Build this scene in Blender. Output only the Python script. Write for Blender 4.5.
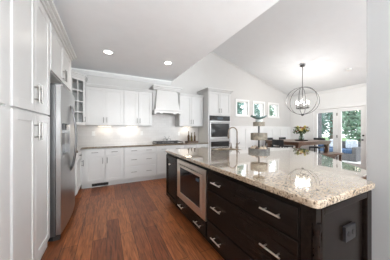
import bpy, bmesh, math, random
from mathutils import Vector, Matrix
random.seed(7)
for o in list(bpy.data.objects):
    bpy.data.objects.remove(o, do_unlink=True)
S = bpy.context.scene
COL = S.collection
R = math.radians

# ------------------------------------------------------------ camera, world, exposure
cam_d = bpy.data.cameras.new('camera')
cam_d.sensor_width = 36
cam_d.lens = 36 * 172 / 390
cam_d.clip_start = 0.02
cam = bpy.data.objects.new('camera', cam_d)
COL.objects.link(cam)
cam.location = (0, 0, 1.28)
cam.rotation_euler = (R(90), 0, -math.atan2(88, 172))
S.camera = cam

world = bpy.data.worlds.new('world')
S.world = world
world.use_nodes = True
wn = world.node_tree
bg = wn.nodes['Background']
bg.inputs['Color'].default_value = (0.90, 0.95, 1.0, 1)
bg.inputs['Strength'].default_value = 2.1
def fill_light(name, x, z, w, h, watts, tilt):  # unseen area lamp added behind the camera as fill, tilted upward
    l = bpy.data.lights.new(name, 'AREA'); l.shape = 'RECTANGLE'; l.size = w; l.size_y = h
    l.energy = watts; l.color = (0.93, 0.97, 1.0)
    o = bpy.data.objects.new(name, l); COL.objects.link(o)
    o.location = (x, -2.80, z); o.rotation_euler = (math.radians(tilt), 0, 0)
fill_light('fill_hall', 1.12, 1.35, 0.75, 2.1, 265, 168)  # added fill to lift the kitchen ceiling and pantry
fill_light('fill_dining', 4.7, 1.5, 4.6, 2.5, 160, 164)  # added fill to brighten the dining walls and vault
S.view_settings.view_transform = 'Standard'
S.view_settings.look = 'None'
S.view_settings.exposure = 0.88
S.view_settings.gamma = 1.0
S.view_settings.use_curve_mapping = False
CAN_W = 4.5
UNDER_W = 0.25
CHAND_W = 25.0
BULB_E = 30.0

# ------------------------------------------------------------ materials
def mat(name, col, rough=0.5, metal=0.0, spec=0.5, bump=0.0, bscale=40.0, var=0.0, vscale=6.0, stretch=(1, 1, 1), aniso=0.0):
    m = bpy.data.materials.new(name)
    m.use_nodes = True
    nt = m.node_tree
    b = nt.nodes['Principled BSDF']
    b.inputs['Base Color'].default_value = (*col, 1)
    b.inputs['Roughness'].default_value = rough
    b.inputs['Metallic'].default_value = metal
    b.inputs['Specular IOR Level'].default_value = spec
    tc = nt.nodes.new('ShaderNodeTexCoord')
    mp = nt.nodes.new('ShaderNodeMapping')
    mp.inputs['Scale'].default_value = stretch
    nt.links.new(tc.outputs['Object'], mp.inputs['Vector'])
    nz = nt.nodes.new('ShaderNodeTexNoise')
    nz.inputs['Scale'].default_value = vscale
    nz.inputs['Detail'].default_value = 4
    nt.links.new(mp.outputs['Vector'], nz.inputs['Vector'])
    rp = nt.nodes.new('ShaderNodeValToRGB')
    lo = [max(0, c * (1 - var)) for c in col]
    hi = [min(1, c * (1 + var)) for c in col]
    rp.color_ramp.elements[0].color = (*lo, 1)
    rp.color_ramp.elements[1].color = (*hi, 1)
    rp.color_ramp.elements[0].position = 0.3
    rp.color_ramp.elements[1].position = 0.7
    nt.links.new(nz.outputs['Fac'], rp.inputs['Fac'])
    nt.links.new(rp.outputs['Color'], b.inputs['Base Color'])
    if bump:
        n2 = nt.nodes.new('ShaderNodeTexNoise')
        n2.inputs['Scale'].default_value = bscale
        nt.links.new(mp.outputs['Vector'], n2.inputs['Vector'])
        bp = nt.nodes.new('ShaderNodeBump')
        bp.inputs['Strength'].default_value = bump
        bp.inputs['Distance'].default_value = 0.01
        nt.links.new(n2.outputs['Fac'], bp.inputs['Height'])
        nt.links.new(bp.outputs['Normal'], b.inputs['Normal'])
    return m

def emit_mat(name, col, strength):
    m = bpy.data.materials.new(name)
    m.use_nodes = True
    b = m.node_tree.nodes['Principled BSDF']
    b.inputs['Base Color'].default_value = (*col, 1)
    b.inputs['Emission Color'].default_value = (*col, 1)
    b.inputs['Emission Strength'].default_value = strength
    return m

def glass_mat(name, tint=(1, 1, 1), rough=0.0):
    m = bpy.data.materials.new(name)
    m.use_nodes = True
    nt = m.node_tree
    nt.nodes.remove(nt.nodes['Principled BSDF'])
    out = nt.nodes['Material Output']
    tr = nt.nodes.new('ShaderNodeBsdfTransparent')
    tr.inputs['Color'].default_value = (*tint, 1)
    gl = nt.nodes.new('ShaderNodeBsdfGlossy')
    gl.inputs['Roughness'].default_value = rough
    lw = nt.nodes.new('ShaderNodeLayerWeight'); lw.inputs['Blend'].default_value = 0.5
    pw = nt.nodes.new('ShaderNodeMath'); pw.operation = 'POWER'; pw.inputs[1].default_value = 4.0
    fr = nt.nodes.new('ShaderNodeMath'); fr.operation = 'MULTIPLY_ADD'; fr.inputs[1].default_value = 0.9; fr.inputs[2].default_value = 0.045
    nt.links.new(lw.outputs['Facing'], pw.inputs[0]); nt.links.new(pw.outputs[0], fr.inputs[0])
    mx = nt.nodes.new('ShaderNodeMixShader')
    nt.links.new(fr.outputs[0], mx.inputs[0])
    nt.links.new(tr.outputs[0], mx.inputs[1])
    nt.links.new(gl.outputs[0], mx.inputs[2])
    nt.links.new(mx.outputs[0], out.inputs[0])
    return m

def granite_mat(name, k):
    m = bpy.data.materials.new(name)
    m.use_nodes = True
    nt = m.node_tree
    b = nt.nodes['Principled BSDF']
    b.inputs['Roughness'].default_value = 0.06
    b.inputs['Specular IOR Level'].default_value = 0.5
    b.inputs['Coat Weight'].default_value = 1.0
    b.inputs['Coat Roughness'].default_value = 0.02
    b.inputs['Coat IOR'].default_value = 1.55
    tc = nt.nodes.new('ShaderNodeTexCoord')
    n1 = nt.nodes.new('ShaderNodeTexNoise')
    n1.inputs['Scale'].default_value = 48
    n1.inputs['Detail'].default_value = 8
    n1.inputs['Roughness'].default_value = 0.75
    n2 = nt.nodes.new('ShaderNodeTexNoise')
    n2.inputs['Scale'].default_value = 95
    n2.inputs['Detail'].default_value = 5
    n3 = nt.nodes.new('ShaderNodeTexNoise')
    n3.inputs['Scale'].default_value = 5
    n3.inputs['Detail'].default_value = 6
    for n in (n1, n2, n3):
        nt.links.new(tc.outputs['Object'], n.inputs['Vector'])
    r1 = nt.nodes.new('ShaderNodeValToRGB')
    e = r1.color_ramp.elements
    e[0].position = 0.345; e[0].color = (0.07, 0.05, 0.04, 1)
    e[1].position = 0.64; e[1].color = (0.62, 0.525, 0.41, 1)
    x = e.new(0.425); x.color = (0.31, 0.225, 0.15, 1)
    x = e.new(0.49); x.color = (0.52, 0.43, 0.33, 1)
    nt.links.new(n1.outputs['Fac'], r1.inputs['Fac'])
    r2 = nt.nodes.new('ShaderNodeValToRGB')
    r2.color_ramp.elements[0].position = 0.36; r2.color_ramp.elements[0].color = (0.10, 0.09, 0.08, 1)
    r2.color_ramp.elements[1].position = 0.46; r2.color_ramp.elements[1].color = (1, 1, 1, 1)
    nt.links.new(n2.outputs['Fac'], r2.inputs['Fac'])
    mx = nt.nodes.new('ShaderNodeMixRGB'); mx.blend_type = 'MULTIPLY'; mx.inputs[0].default_value = 0.8
    nt.links.new(r1.outputs[0], mx.inputs[1]); nt.links.new(r2.outputs[0], mx.inputs[2])
    r3 = nt.nodes.new('ShaderNodeValToRGB')
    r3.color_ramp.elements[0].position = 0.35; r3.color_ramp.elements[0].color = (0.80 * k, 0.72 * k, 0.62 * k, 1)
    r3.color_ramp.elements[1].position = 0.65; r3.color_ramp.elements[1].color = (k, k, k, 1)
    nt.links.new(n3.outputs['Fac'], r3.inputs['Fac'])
    m2 = nt.nodes.new('ShaderNodeMixRGB'); m2.blend_type = 'MULTIPLY'; m2.inputs[0].default_value = 1
    nt.links.new(mx.outputs[0], m2.inputs[1]); nt.links.new(r3.outputs[0], m2.inputs[2])
    nt.links.new(m2.outputs[0], b.inputs['Base Color'])
    return m

def plank_mat():
    m = bpy.data.materials.new('hickory_planks')
    m.use_nodes = True
    nt = m.node_tree
    b = nt.nodes['Principled BSDF']
    b.inputs['Roughness'].default_value = 0.30
    b.inputs['Specular IOR Level'].default_value = 0.3
    tc = nt.nodes.new('ShaderNodeTexCoord')
    mp = nt.nodes.new('ShaderNodeMapping')
    mp.inputs['Rotation'].default_value = (0, 0, R(90))
    nt.links.new(tc.outputs['Object'], mp.inputs['Vector'])
    bk = nt.nodes.new('ShaderNodeTexBrick')
    bk.inputs['Color1'].default_value = (0.155, 0.045, 0.016, 1)
    bk.inputs['Color2'].default_value = (0.31, 0.108, 0.036, 1)
    bk.inputs['Mortar'].default_value = (0.016, 0.007, 0.004, 1)
    bk.inputs['Scale'].default_value = 1.0
    bk.inputs['Mortar Size'].default_value = 0.0024
    bk.inputs['Brick Width'].default_value = 1.15
    bk.inputs['Row Height'].default_value = 0.145
    bk.offset = 0.37
    nt.links.new(mp.outputs[0], bk.inputs['Vector'])
    m2 = nt.nodes.new('ShaderNodeMapping')
    m2.inputs['Scale'].default_value = (14, 1.2, 1)
    nt.links.new(tc.outputs['Object'], m2.inputs['Vector'])
    nz = nt.nodes.new('ShaderNodeTexNoise')
    nz.inputs['Scale'].default_value = 3.2
    nz.inputs['Detail'].default_value = 7
    nz.inputs['Distortion'].default_value = 1.2
    nt.links.new(m2.outputs[0], nz.inputs['Vector'])
    rp = nt.nodes.new('ShaderNodeValToRGB')
    rp.color_ramp.elements[0].position = 0.30; rp.color_ramp.elements[0].color = (0.42, 0.38, 0.36, 1)
    rp.color_ramp.elements[1].position = 0.68; rp.color_ramp.elements[1].color = (1.35, 1.3, 1.25, 1)
    nt.links.new(nz.outputs['Fac'], rp.inputs['Fac'])
    mx = nt.nodes.new('ShaderNodeMixRGB'); mx.blend_type = 'MULTIPLY'; mx.inputs[0].default_value = 1
    nt.links.new(bk.outputs['Color'], mx.inputs[1]); nt.links.new(rp.outputs[0], mx.inputs[2])
    nt.links.new(mx.outputs[0], b.inputs['Base Color'])
    bp = nt.nodes.new('ShaderNodeBump'); bp.inputs['Strength'].default_value = 0.25; bp.inputs['Distance'].default_value = 0.01
    nt.links.new(nz.outputs['Fac'], bp.inputs['Height'])
    nt.links.new(bp.outputs[0], b.inputs['Normal'])
    return m

def tile_mat():
    m = bpy.data.materials.new('backsplash_tile')
    m.use_nodes = True
    nt = m.node_tree
    b = nt.nodes['Principled BSDF']
    b.inputs['Roughness'].default_value = 0.22
    tc = nt.nodes.new('ShaderNodeTexCoord')
    mp = nt.nodes.new('ShaderNodeMapping')
    mp.inputs['Rotation'].default_value = (R(90), 0, 0)
    nt.links.new(tc.outputs['Object'], mp.inputs['Vector'])
    bk = nt.nodes.new('ShaderNodeTexBrick')
    bk.inputs['Color1'].default_value = (0.70, 0.675, 0.65, 1)
    bk.inputs['Color2'].default_value = (0.65, 0.625, 0.60, 1)
    bk.inputs['Mortar'].default_value = (0.59, 0.565, 0.54, 1)
    bk.inputs['Scale'].default_value = 1
    bk.inputs['Mortar Size'].default_value = 0.0018
    bk.inputs['Brick Width'].default_value = 0.15
    bk.inputs['Row Height'].default_value = 0.075
    nt.links.new(mp.outputs[0], bk.inputs['Vector'])
    nt.links.new(bk.outputs['Color'], b.inputs['Base Color'])
    return m

WHITE = mat('white_cabinet_paint', (0.675, 0.672, 0.66), 0.32, var=0.012)
WALL = mat('warm_wall_paint', (0.615, 0.602, 0.585), 0.75, var=0.01, bump=0.03, bscale=120)
NWALL = mat('dimmed_wall_paint', (0.39, 0.388, 0.384), 0.75, var=0.01, bump=0.03, bscale=120)  # wall paint darkened to offset the strong light on the near wall
DWALL = mat('white_wall_paint', (0.82, 0.82, 0.81), 0.7, var=0.01, bump=0.03, bscale=120)
CEIL = mat('ceiling_paint', (0.92, 0.94, 0.955), 0.85, var=0.012, bump=0.05, bscale=90)
VAULT = mat('vault_paint', (0.80, 0.815, 0.825), 0.85, var=0.01, bump=0.04, bscale=90)
TRIM = mat('trim_paint', (0.83, 0.83, 0.82), 0.4, var=0.01)
ESP = mat('espresso_wood', (0.0115, 0.008, 0.0065), 0.27, spec=0.16, var=0.35, vscale=5, stretch=(1, 8, 8))
DARKGAP = mat('dark_vent_frame', (0.03, 0.025, 0.02), 0.7)  # even dark brown of the toe-board vent frame
STEEL = mat('brushed_steel', (0.40, 0.395, 0.39), 0.28, 1.0, var=0.06, vscale=30, stretch=(1, 1, 12))
STEELD = mat('dark_steel', (0.21, 0.21, 0.212), 0.35, 1.0, var=0.05)
NICKEL = mat('brushed_nickel', (0.27, 0.26, 0.245), 0.30, 1.0, var=0.03)
FAUC = mat('warm_faucet_nickel', (0.27, 0.22, 0.175), 0.33, 1.0, var=0.03)
CHAMP = mat('champagne_nickel', (0.80, 0.74, 0.66), 0.28, 1.0, var=0.03)
BLACKG = mat('black_glass', (0.008, 0.008, 0.009), 0.08, var=0.1)
IRON = mat('black_iron', (0.03, 0.028, 0.027), 0.5, var=0.1)
BRONZE = mat('dark_bronze', (0.045, 0.043, 0.042), 0.45, 0.2, var=0.1)
GRAN = granite_mat('granite', 1.0)
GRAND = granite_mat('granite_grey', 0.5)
PLANK = plank_mat()
TILE = tile_mat()
GLASS = glass_mat('clear_glass')
CABGLASS = glass_mat('cabinet_glass', (0.95, 0.96, 0.96), 0.05)
TABLEW = mat('walnut_table_wood', (0.145, 0.075, 0.045), 0.28, var=0.45, vscale=4, stretch=(1, 9, 9))
CHAIRM = mat('charcoal_chair', (0.022, 0.023, 0.026), 0.5, var=0.15)
GALV = mat('galvanised_metal', (0.20, 0.20, 0.19), 0.55, 0.3, var=0.35, vscale=14)
WEATH = mat('weathered_tier_metal', (0.30, 0.265, 0.21), 0.65, 0.2, var=0.5, vscale=16)
TEAL = mat('teal_glaze', (0.19, 0.30, 0.285), 0.25, var=0.4, vscale=20)
SHELL = mat('shell_cream', (0.72, 0.60, 0.47), 0.5, var=0.2, vscale=30)
SHELLD = mat('shell_brown', (0.16, 0.11, 0.08), 0.5, var=0.3, vscale=30)
BOTTLE = mat('amber_bottle', (0.10, 0.055, 0.025), 0.12, var=0.2)
OLIVE = mat('olive_bottle', (0.13, 0.10, 0.03), 0.12, var=0.2)
TRAYW = mat('dark_tray_wood', (0.10, 0.055, 0.03), 0.45, var=0.4, vscale=8)
LEAF = mat('tree_leaf', (0.17, 0.30, 0.26), 0.6, var=0.5, vscale=2.0)
LEAF2 = mat('tree_leaf_pale', (0.22, 0.34, 0.25), 0.6, var=0.45, vscale=2.0)
BARK = mat('bark', (0.12, 0.09, 0.07), 0.9, var=0.3)
FLW1 = mat('petal_gold', (0.42, 0.27, 0.05), 0.6, var=0.3, vscale=30)
FLW2 = mat('petal_rust', (0.24, 0.08, 0.045), 0.6, var=0.3, vscale=30)
FLW3 = mat('petal_cream', (0.50, 0.44, 0.16), 0.6, var=0.2, vscale=30)
STEMG = mat('stem_green', (0.09, 0.16, 0.05), 0.6, var=0.3, vscale=20)
WICK = mat('grey_wicker', (0.12, 0.12, 0.125), 0.8, var=0.3, vscale=60)
BLUE = mat('navy_cushion', (0.05, 0.10, 0.19), 0.8, var=0.2)
PILLOW = mat('pale_pillow', (0.55, 0.60, 0.66), 0.85, var=0.25, vscale=14)
DECK = mat('patio_concrete', (0.45, 0.45, 0.44), 0.9, var=0.1)
LAWN = mat('lawn_green', (0.10, 0.17, 0.06), 0.95, var=0.3, vscale=2)
POSTM = mat('grey_post_paint', (0.07, 0.07, 0.08), 0.7, var=0.08)
PLATEW = mat('white_plastic', (0.80, 0.80, 0.78), 0.4, var=0.01)
PLATEB = mat('black_plastic', (0.018, 0.018, 0.02), 0.35, var=0.1)
CANE = emit_mat('can_lens', (1.0, 0.93, 0.82), 14.0)
UNDE = emit_mat('under_light_lens', (1.0, 0.88, 0.72), 5.0)
BULB = emit_mat('bulb_glow', (1.0, 0.84, 0.62), BULB_E)
CANDLE = mat('candle_sleeve', (0.78, 0.75, 0.68), 0.5, var=0.02)
SCREEN = emit_mat('oven_display', (0.03, 0.045, 0.06), 0.3)

# ------------------------------------------------------------ mesh helpers
class MB:
    def __init__(self):
        self.bm = bmesh.new()
    def box(self, x0, x1, y0, y1, z0, z1):
        vs = [self.bm.verts.new(p) for p in ((x0, y0, z0), (x1, y0, z0), (x1, y1, z0), (x0, y1, z0), (x0, y0, z1), (x1, y0, z1), (x1, y1, z1), (x0, y1, z1))]
        for f in ((3, 2, 1, 0), (4, 5, 6, 7), (0, 1, 5, 4), (1, 2, 6, 5), (2, 3, 7, 6), (3, 0, 4, 7)):
            self.bm.faces.new([vs[i] for i in f])
        return self
    def frustum(self, b0, t0):
        """b0,t0 = (x0,x1,y0,y1,z)"""
        vs = []
        for (x0, x1, y0, y1, z) in (b0, t0):
            vs += [self.bm.verts.new(p) for p in ((x0, y0, z), (x1, y0, z), (x1, y1, z), (x0, y1, z))]
        for f in ((3, 2, 1, 0), (4, 5, 6, 7), (0, 1, 5, 4), (1, 2, 6, 5), (2, 3, 7, 6), (3, 0, 4, 7)):
            self.bm.faces.new([vs[i] for i in f])
        return self
    def prism(self, pts, d0, d1, axis='z'):
        """extrude a 2D polygon; axis z: (x,y); axis y: (x,z); axis x: (y,z)"""
        def P(p, d):
            return {'z': (p[0], p[1], d), 'y': (p[0], d, p[1]), 'x': (d, p[0], p[1])}[axis]
        a = [self.bm.verts.new(P(p, d0)) for p in pts]
        b = [self.bm.verts.new(P(p, d1)) for p in pts]
        n = len(pts)
        self.bm.faces.new(a[::-1]); self.bm.faces.new(b)
        for i in range(n):
            j = (i + 1) % n
            self.bm.faces.new((a[i], a[j], b[j], b[i]))
        return self
    def tube(self, pts, r, seg=8, closed=False, cap=True):
        pts = [Vector(p) for p in pts]
        n = len(pts)
        rs = r if isinstance(r, (list, tuple)) else [r] * n
        rings = []
        prev = None
        for i, p in enumerate(pts):
            if closed:
                t = (pts[(i + 1) % n] - pts[i - 1]).normalized()
            else:
                t = (pts[min(i + 1, n - 1)] - pts[max(i - 1, 0)]).normalized()
            if prev is None:
                a = Vector((0, 0, 1)) if abs(t.z) < 0.9 else Vector((1, 0, 0))
                u = t.cross(a).normalized()
            else:
                u = (prev - t * prev.dot(t)).normalized()
            prev = u
            v = t.cross(u)
            rings.append([self.bm.verts.new(p + (u * math.cos(2 * math.pi * k / seg) + v * math.sin(2 * math.pi * k / seg)) * rs[i]) for k in range(seg)])
        m = n if closed else n - 1
        for i in range(m):
            A, B_ = rings[i], rings[(i + 1) % n]
            for k in range(seg):
                l = (k + 1) % seg
                self.bm.faces.new((A[k], A[l], B_[l], B_[k]))
        if not closed and cap:
            self.bm.faces.new(rings[0][::-1]); self.bm.faces.new(rings[-1])
        return self
    def lathe(self, prof, c=(0, 0, 0), seg=24, sx=1, sy=1):
        rings = []
        for (r, z) in prof:
            if r < 1e-5:
                rings.append([self.bm.verts.new((c[0], c[1], c[2] + z))])
            else:
                rings.append([self.bm.verts.new((c[0] + sx * r * math.cos(2 * math.pi * k / seg), c[1] + sy * r * math.sin(2 * math.pi * k / seg), c[2] + z)) for k in range(seg)])
        for A, B_ in zip(rings, rings[1:]):
            for k in range(seg):
                l = (k + 1) % seg
                if len(A) == 1 and len(B_) == 1: continue
                if len(A) == 1: self.bm.faces.new((A[0], B_[l], B_[k]))
                elif len(B_) == 1: self.bm.faces.new((A[k], A[l], B_[0]))
                else: self.bm.faces.new((A[k], A[l], B_[l], B_[k]))
        return self
    def blob(self, c, rx, ry, rz, seg=10):
        prof = [(math.sin(math.pi * i / 8), -math.cos(math.pi * i / 8) * rz) for i in range(9)]
        prof[0] = (0, -rz); prof[-1] = (0, rz)
        return self.lathe([(p[0], p[1]) for p in prof], c, seg, rx, ry)
    def make(self, name, m, parent=None, bevel=0.0, smooth=False, seg=2):
        bmesh.ops.recalc_face_normals(self.bm, faces=self.bm.faces)
        me = bpy.data.meshes.new(name)
        self.bm.to_mesh(me); self.bm.free()
        me.materials.append(m)
        o = bpy.data.objects.new(name, me)
        COL.objects.link(o)
        if smooth:
            for p in me.polygons: p.use_smooth = True
        if bevel:
            bv = o.modifiers.new('bevel', 'BEVEL'); bv.width = bevel; bv.segments = seg; bv.limit_method = 'ANGLE'
        if parent: o.parent = parent
        return o

def tag(o, label=None, cat=None, group=None, kind=None):
    if label: o['label'] = label
    if cat: o['category'] = cat
    if group: o['group'] = group
    if kind: o['kind'] = kind
    return o
def thing(name, label, cat, loc=(0, 0, 0), rotz=0, group=None):
    o = bpy.data.objects.new(name, None)
    COL.objects.link(o)
    o.empty_display_size = 0.1
    o.location = loc; o.rotation_euler = (0, 0, R(rotz))
    return tag(o, label, cat, group)
def struct(o):
    o['kind'] = 'structure'
    return o
def copy_tree(o, parent=None):
    c = o.copy(); COL.objects.link(c)
    if parent: c.parent = parent
    for ch in list(o.children): copy_tree(ch, c)
    return c

# ------------------------------------------------------------ cabinet helpers (local: x right, y into the cabinet, z up; face at y=0)
def shaker(x0, x1, z0, z1, fw=0.062, t=0.02, rec=None):
    if rec is None: rec = 0.006 if t > 0.021 else 0.012
    b = MB()
    b.box(x0, x0 + fw, -t, -0.0005, z0, z1).box(x1 - fw, x1, -t, -0.0005, z0, z1)
    b.box(x0 + fw, x1 - fw, -t, -0.0005, z0, z0 + fw).box(x0 + fw, x1 - fw, -t, -0.0005, z1 - fw, z1)
    b.box(x0 + fw, x1 - fw, -t + rec, -0.0005, z0 + fw, z1 - fw)
    return b
def slab(x0, x1, z0, z1, t=0.02):
    return MB().box(x0, x1, -t, -0.0005, z0, z1)
def pull(x, z, L, vertical, m, parent, t=0.02, stand=0.034, r=0.0062):
    b = MB()
    h = L / 2; q = L * 0.32
    y = -t - stand
    if vertical:
        b.tube([(x, y, z - h), (x, y, z + h)], r)
        for s in (-q, q): b.tube([(x, -t, z + s), (x, y, z + s)], r * 0.8, 6)
    else:
        b.tube([(x - h, y, z), (x + h, y, z)], r)
        for s in (-q, q): b.tube([(x + s, -t, z), (x + s, y, z)], r * 0.8, 6)
    return b.make('handle', m, parent)
def cabinet(name, label, group, loc, rot, w, d, z0, z1, fronts, paint=WHITE, metal=NICKEL, toe=0.0, crown=None, HL=0.13, t=0.02, bevel=0.0015, cat='cabinet', hollow=False, fw=0.062):
    root = thing(name, label, cat, loc, rot, group)
    b = MB()
    if hollow:
        b.box(0.001, 0.02, 0, d, z0, z1).box(w - 0.02, w - 0.001, 0, d, z0, z1).box(0.02, w - 0.02, d - 0.02, d, z0, z1).box(0.02, w - 0.02, 0, d - 0.02, z0, z0 + 0.02).box(0.02, w - 0.02, 0, d - 0.02, z1 - 0.02, z1)
    else:
        b.box(0.001, w - 0.001, 0, d, z0, z1)
    b.make('carcass', paint, root)
    if toe:
        MB().box(0.001, w - 0.001, toe, d, 0.001, z0 - 0.0005).make('toe_kick', paint, root)
    if crown:
        ch, co, lx, rx = crown
        q = MB()
        for (a, za, zb) in ((0.014, 0, ch * 0.3), (co * 0.55, ch * 0.3, ch * 0.62), (co, ch * 0.62, ch)):
            q.box(-a * lx, w + a * rx, -a - t, d, z1 + za + 0.0004, z1 + zb)
        q.make('crown_moulding', paint, root, 0.004)
    for f in fronts:
        kind, x0, x1, a, c = f[:5]
        hs = f[5]
        if kind == 'door':
            o = shaker(x0, x1, a, c, fw, t).make('door', paint, root, bevel)
            for (hx, hz) in hs: pull(hx, hz, HL, True, metal, o, t)
        elif kind == 'drawer':
            o = slab(x0, x1, a, c, t).make('drawer', paint, root, bevel)
            for (hx, hz) in hs: pull(hx, hz, HL, False, metal, o, t)
        elif kind == 'pdrawer':
            o = shaker(x0, x1, a, c, 0.045, t).make('drawer', paint, root, bevel)
            for (hx, hz) in hs: pull(hx, hz, HL, False, metal, o, t)
    return root

# ------------------------------------------------------------ room dimensions
XL, YB, XR = -1.04, 4.98, 7.40          # left wall, back wall, dining right wall
XK, HK = 1.73, 2.74                     # kitchen ceiling edge and height
def vz(x): return 2.78 + 0.279 * (XR - x)

floor = struct(MB().box(-1.16, 7.52, -2.6, 5.10, -0.10, 0.0).make('floor', PLANK))
wl = struct(MB().box(XL - 0.12, XL, -2.6, 5.10, 0, HK).make('wall_left', WALL))
ce = struct(MB().box(XL - 0.12, XK, -2.6, YB + 0.12, HK, HK + 0.12).make('ceiling', CEIL))
# back wall with three window openings
WIN = [(4.22, 4.90), (5.08, 5.76), (5.94, 6.62)]
WZ0, WZ1 = 1.78, 2.43
fr = 0.075
op = [(a + fr, b - fr) for a, b in WIN]
oz0, oz1 = WZ0 + fr, WZ1 - fr
bw = MB()
bw.box(XL, XK, YB, YB + 0.12, 0, HK)
bw.prism([(XK, 0), (op[0][0], 0), (op[0][0], vz(op[0][0])), (XK, vz(XK))], YB, YB + 0.12, 'y')
bw.box(op[0][0], op[2][1], YB, YB + 0.12, 0, oz0)
bw.prism([(op[0][0], oz1), (op[2][1], oz1), (op[2][1], vz(op[2][1])), (op[0][0], vz(op[0][0]))], YB, YB + 0.12, 'y')
bw.box(op[0][1], op[1][0], YB, YB + 0.12, oz0, oz1).box(op[1][1], op[2][0], YB, YB + 0.12, oz0, oz1)
bw.prism([(op[2][1], 0), (XR + 0.12, 0), (XR + 0.12, vz(XR + 0.12)), (op[2][1], vz(op[2][1]))], YB, YB + 0.12, 'y')
struct(bw.make('wall_back', WALL))
# dining right wall with a double door opening
DY0, DY1, DZ = 2.42, 3.99, 2.07
rw = MB()
rw.box(XR, XR + 0.12, -2.6, DY0, 0, vz(XR)).box(XR, XR + 0.12, DY1, YB, 0, vz(XR)).box(XR, XR + 0.12, DY0, DY1, DZ, vz(XR))
struct(rw.make('wall_right', DWALL))
# vault, header, partition
struct(MB().prism([(XK, vz(XK)), (XR + 0.12, vz(XR + 0.12)), (XR + 0.12, vz(XR + 0.12) + 0.12), (XK, vz(XK) + 0.12)], -2.6, YB + 0.12, 'y').make('ceiling', VAULT))
struct(MB().box(XK - 0.12, XK, -2.6, YB, HK + 0.12, vz(XK) + 0.1).make('wall_header', DWALL))
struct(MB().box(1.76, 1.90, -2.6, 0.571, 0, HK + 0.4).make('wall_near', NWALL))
fw_ = MB()
def front_panel(x0, x1, z0, z1): fw_.box(x0, x1, -2.72, -2.60, z0, z1)
front_panel(XL - 0.12, -0.80, 0, HK); front_panel(-0.80, 1.50, 0, 0.30); front_panel(-0.80, 1.50, 2.40, HK); front_panel(1.50, 2.40, 0, HK)
front_panel(2.40, 7.0, 0, 0.25); front_panel(2.40, 7.0, 2.75, 3.9); front_panel(7.0, XR + 0.12, 0, 2.75); front_panel(1.73, 2.40, HK, 3.9)
struct(fw_.make('wall_front', DWALL))
for i, (a, b, z0, z1) in enumerate(((-0.80, 1.50, 0.30, 2.40), (2.40, 7.0, 0.25, 2.75))):  # unseen windows, added behind the camera where the fill lamps shine in
    q = MB()
    nb = 2 if i == 0 else 4
    q.box(a, b, -2.69, -2.63, z0, z0 + 0.05).box(a, b, -2.69, -2.63, z1 - 0.05, z1)
    for k in range(nb + 1):
        xc = a + 0.03 + (b - a - 0.06) * k / nb
        q.box(xc - 0.03, xc + 0.03, -2.69, -2.63, z0 + 0.05, z1 - 0.05)
    o = struct(q.make('window_%d' % (4 + i), TRIM))
    MB().box(a + 0.06, b - 0.06, -2.662, -2.658, z0 + 0.051, z1 - 0.051).make('pane', GLASS, o)
# trims: kitchen crown, dining crown, baseboards
def crown_poly(): return [(0, 0), (0, -0.10), (-0.02, -0.10), (-0.085, -0.03), (-0.085, 0)]
struct(MB().prism([(YB - 0.001 + a, HK - 0.001 + b) for a, b in crown_poly()], XL + 0.09, XK - 0.01, 'x').make('trim_1', TRIM))
struct(MB().prism([(XL + 0.001 - a, HK - 0.001 + b) for a, b in crown_poly()], -2.5, YB - 0.001, 'y').make('trim_2', TRIM))
struct(MB().prism([(XR - 0.001 + a, vz(XR) - 0.004 + b) for a, b in [(0, 0), (0, -0.09), (-0.015, -0.09), (-0.05, -0.01), (-0.04, 0.006)]], 0.6, YB - 0.09, 'y').make('trim_3', TRIM))
sl = MB()
sl.prism([(XK + 0.02, vz(XK + 0.02) - 0.05), (XR - 0.06, vz(XR - 0.06) - 0.05), (XR - 0.06, vz(XR - 0.06) - 0.003), (XK + 0.02, vz(XK + 0.02) - 0.003)], YB - 0.02, YB - 0.001, 'y')
struct(sl.make('trim_4', WALL))
struct(MB().box(3.515, XR - 0.02, YB - 0.018, YB - 0.001, 0.001, 0.13).make('baseboard_back', TRIM))
struct(MB().box(XR - 0.018, XR - 0.001, DY1 + 0.1, YB - 0.02, 0.001, 0.13).make('baseboard_right', TRIM))
# board and batten wainscot on the dining back wall
wb = MB()
wb.box(3.515, XR - 0.002, YB - 0.012, YB - 0.001, 0.132, 1.40)
wb.box(3.515, XR - 0.002, YB - 0.030, YB - 0.012, 1.31, 1.40)
wb.box(3.515, XR - 0.002, YB - 0.050, YB - 0.001, 1.4005, 1.43)
x = 3.70
while x < XR:
    wb.box(x, x + 0.06, YB - 0.028, YB - 0.012, 0.133, 1.31)
    x += 0.50
struct(wb.make('trim_5', TRIM))
# backsplash tile
struct(MB().box(XL + 0.002, 2.662, YB - 0.010, YB - 0.001, 0.916, 1.385).box(1.095, 1.855, YB - 0.010, YB - 0.001, 1.3851, 1.85).make('trim_6', TILE))
struct(MB().box(XL + 0.001, XL + 0.010, 3.74, YB - 0.011, 0.916, 1.385).make('trim_7', TILE))

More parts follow.
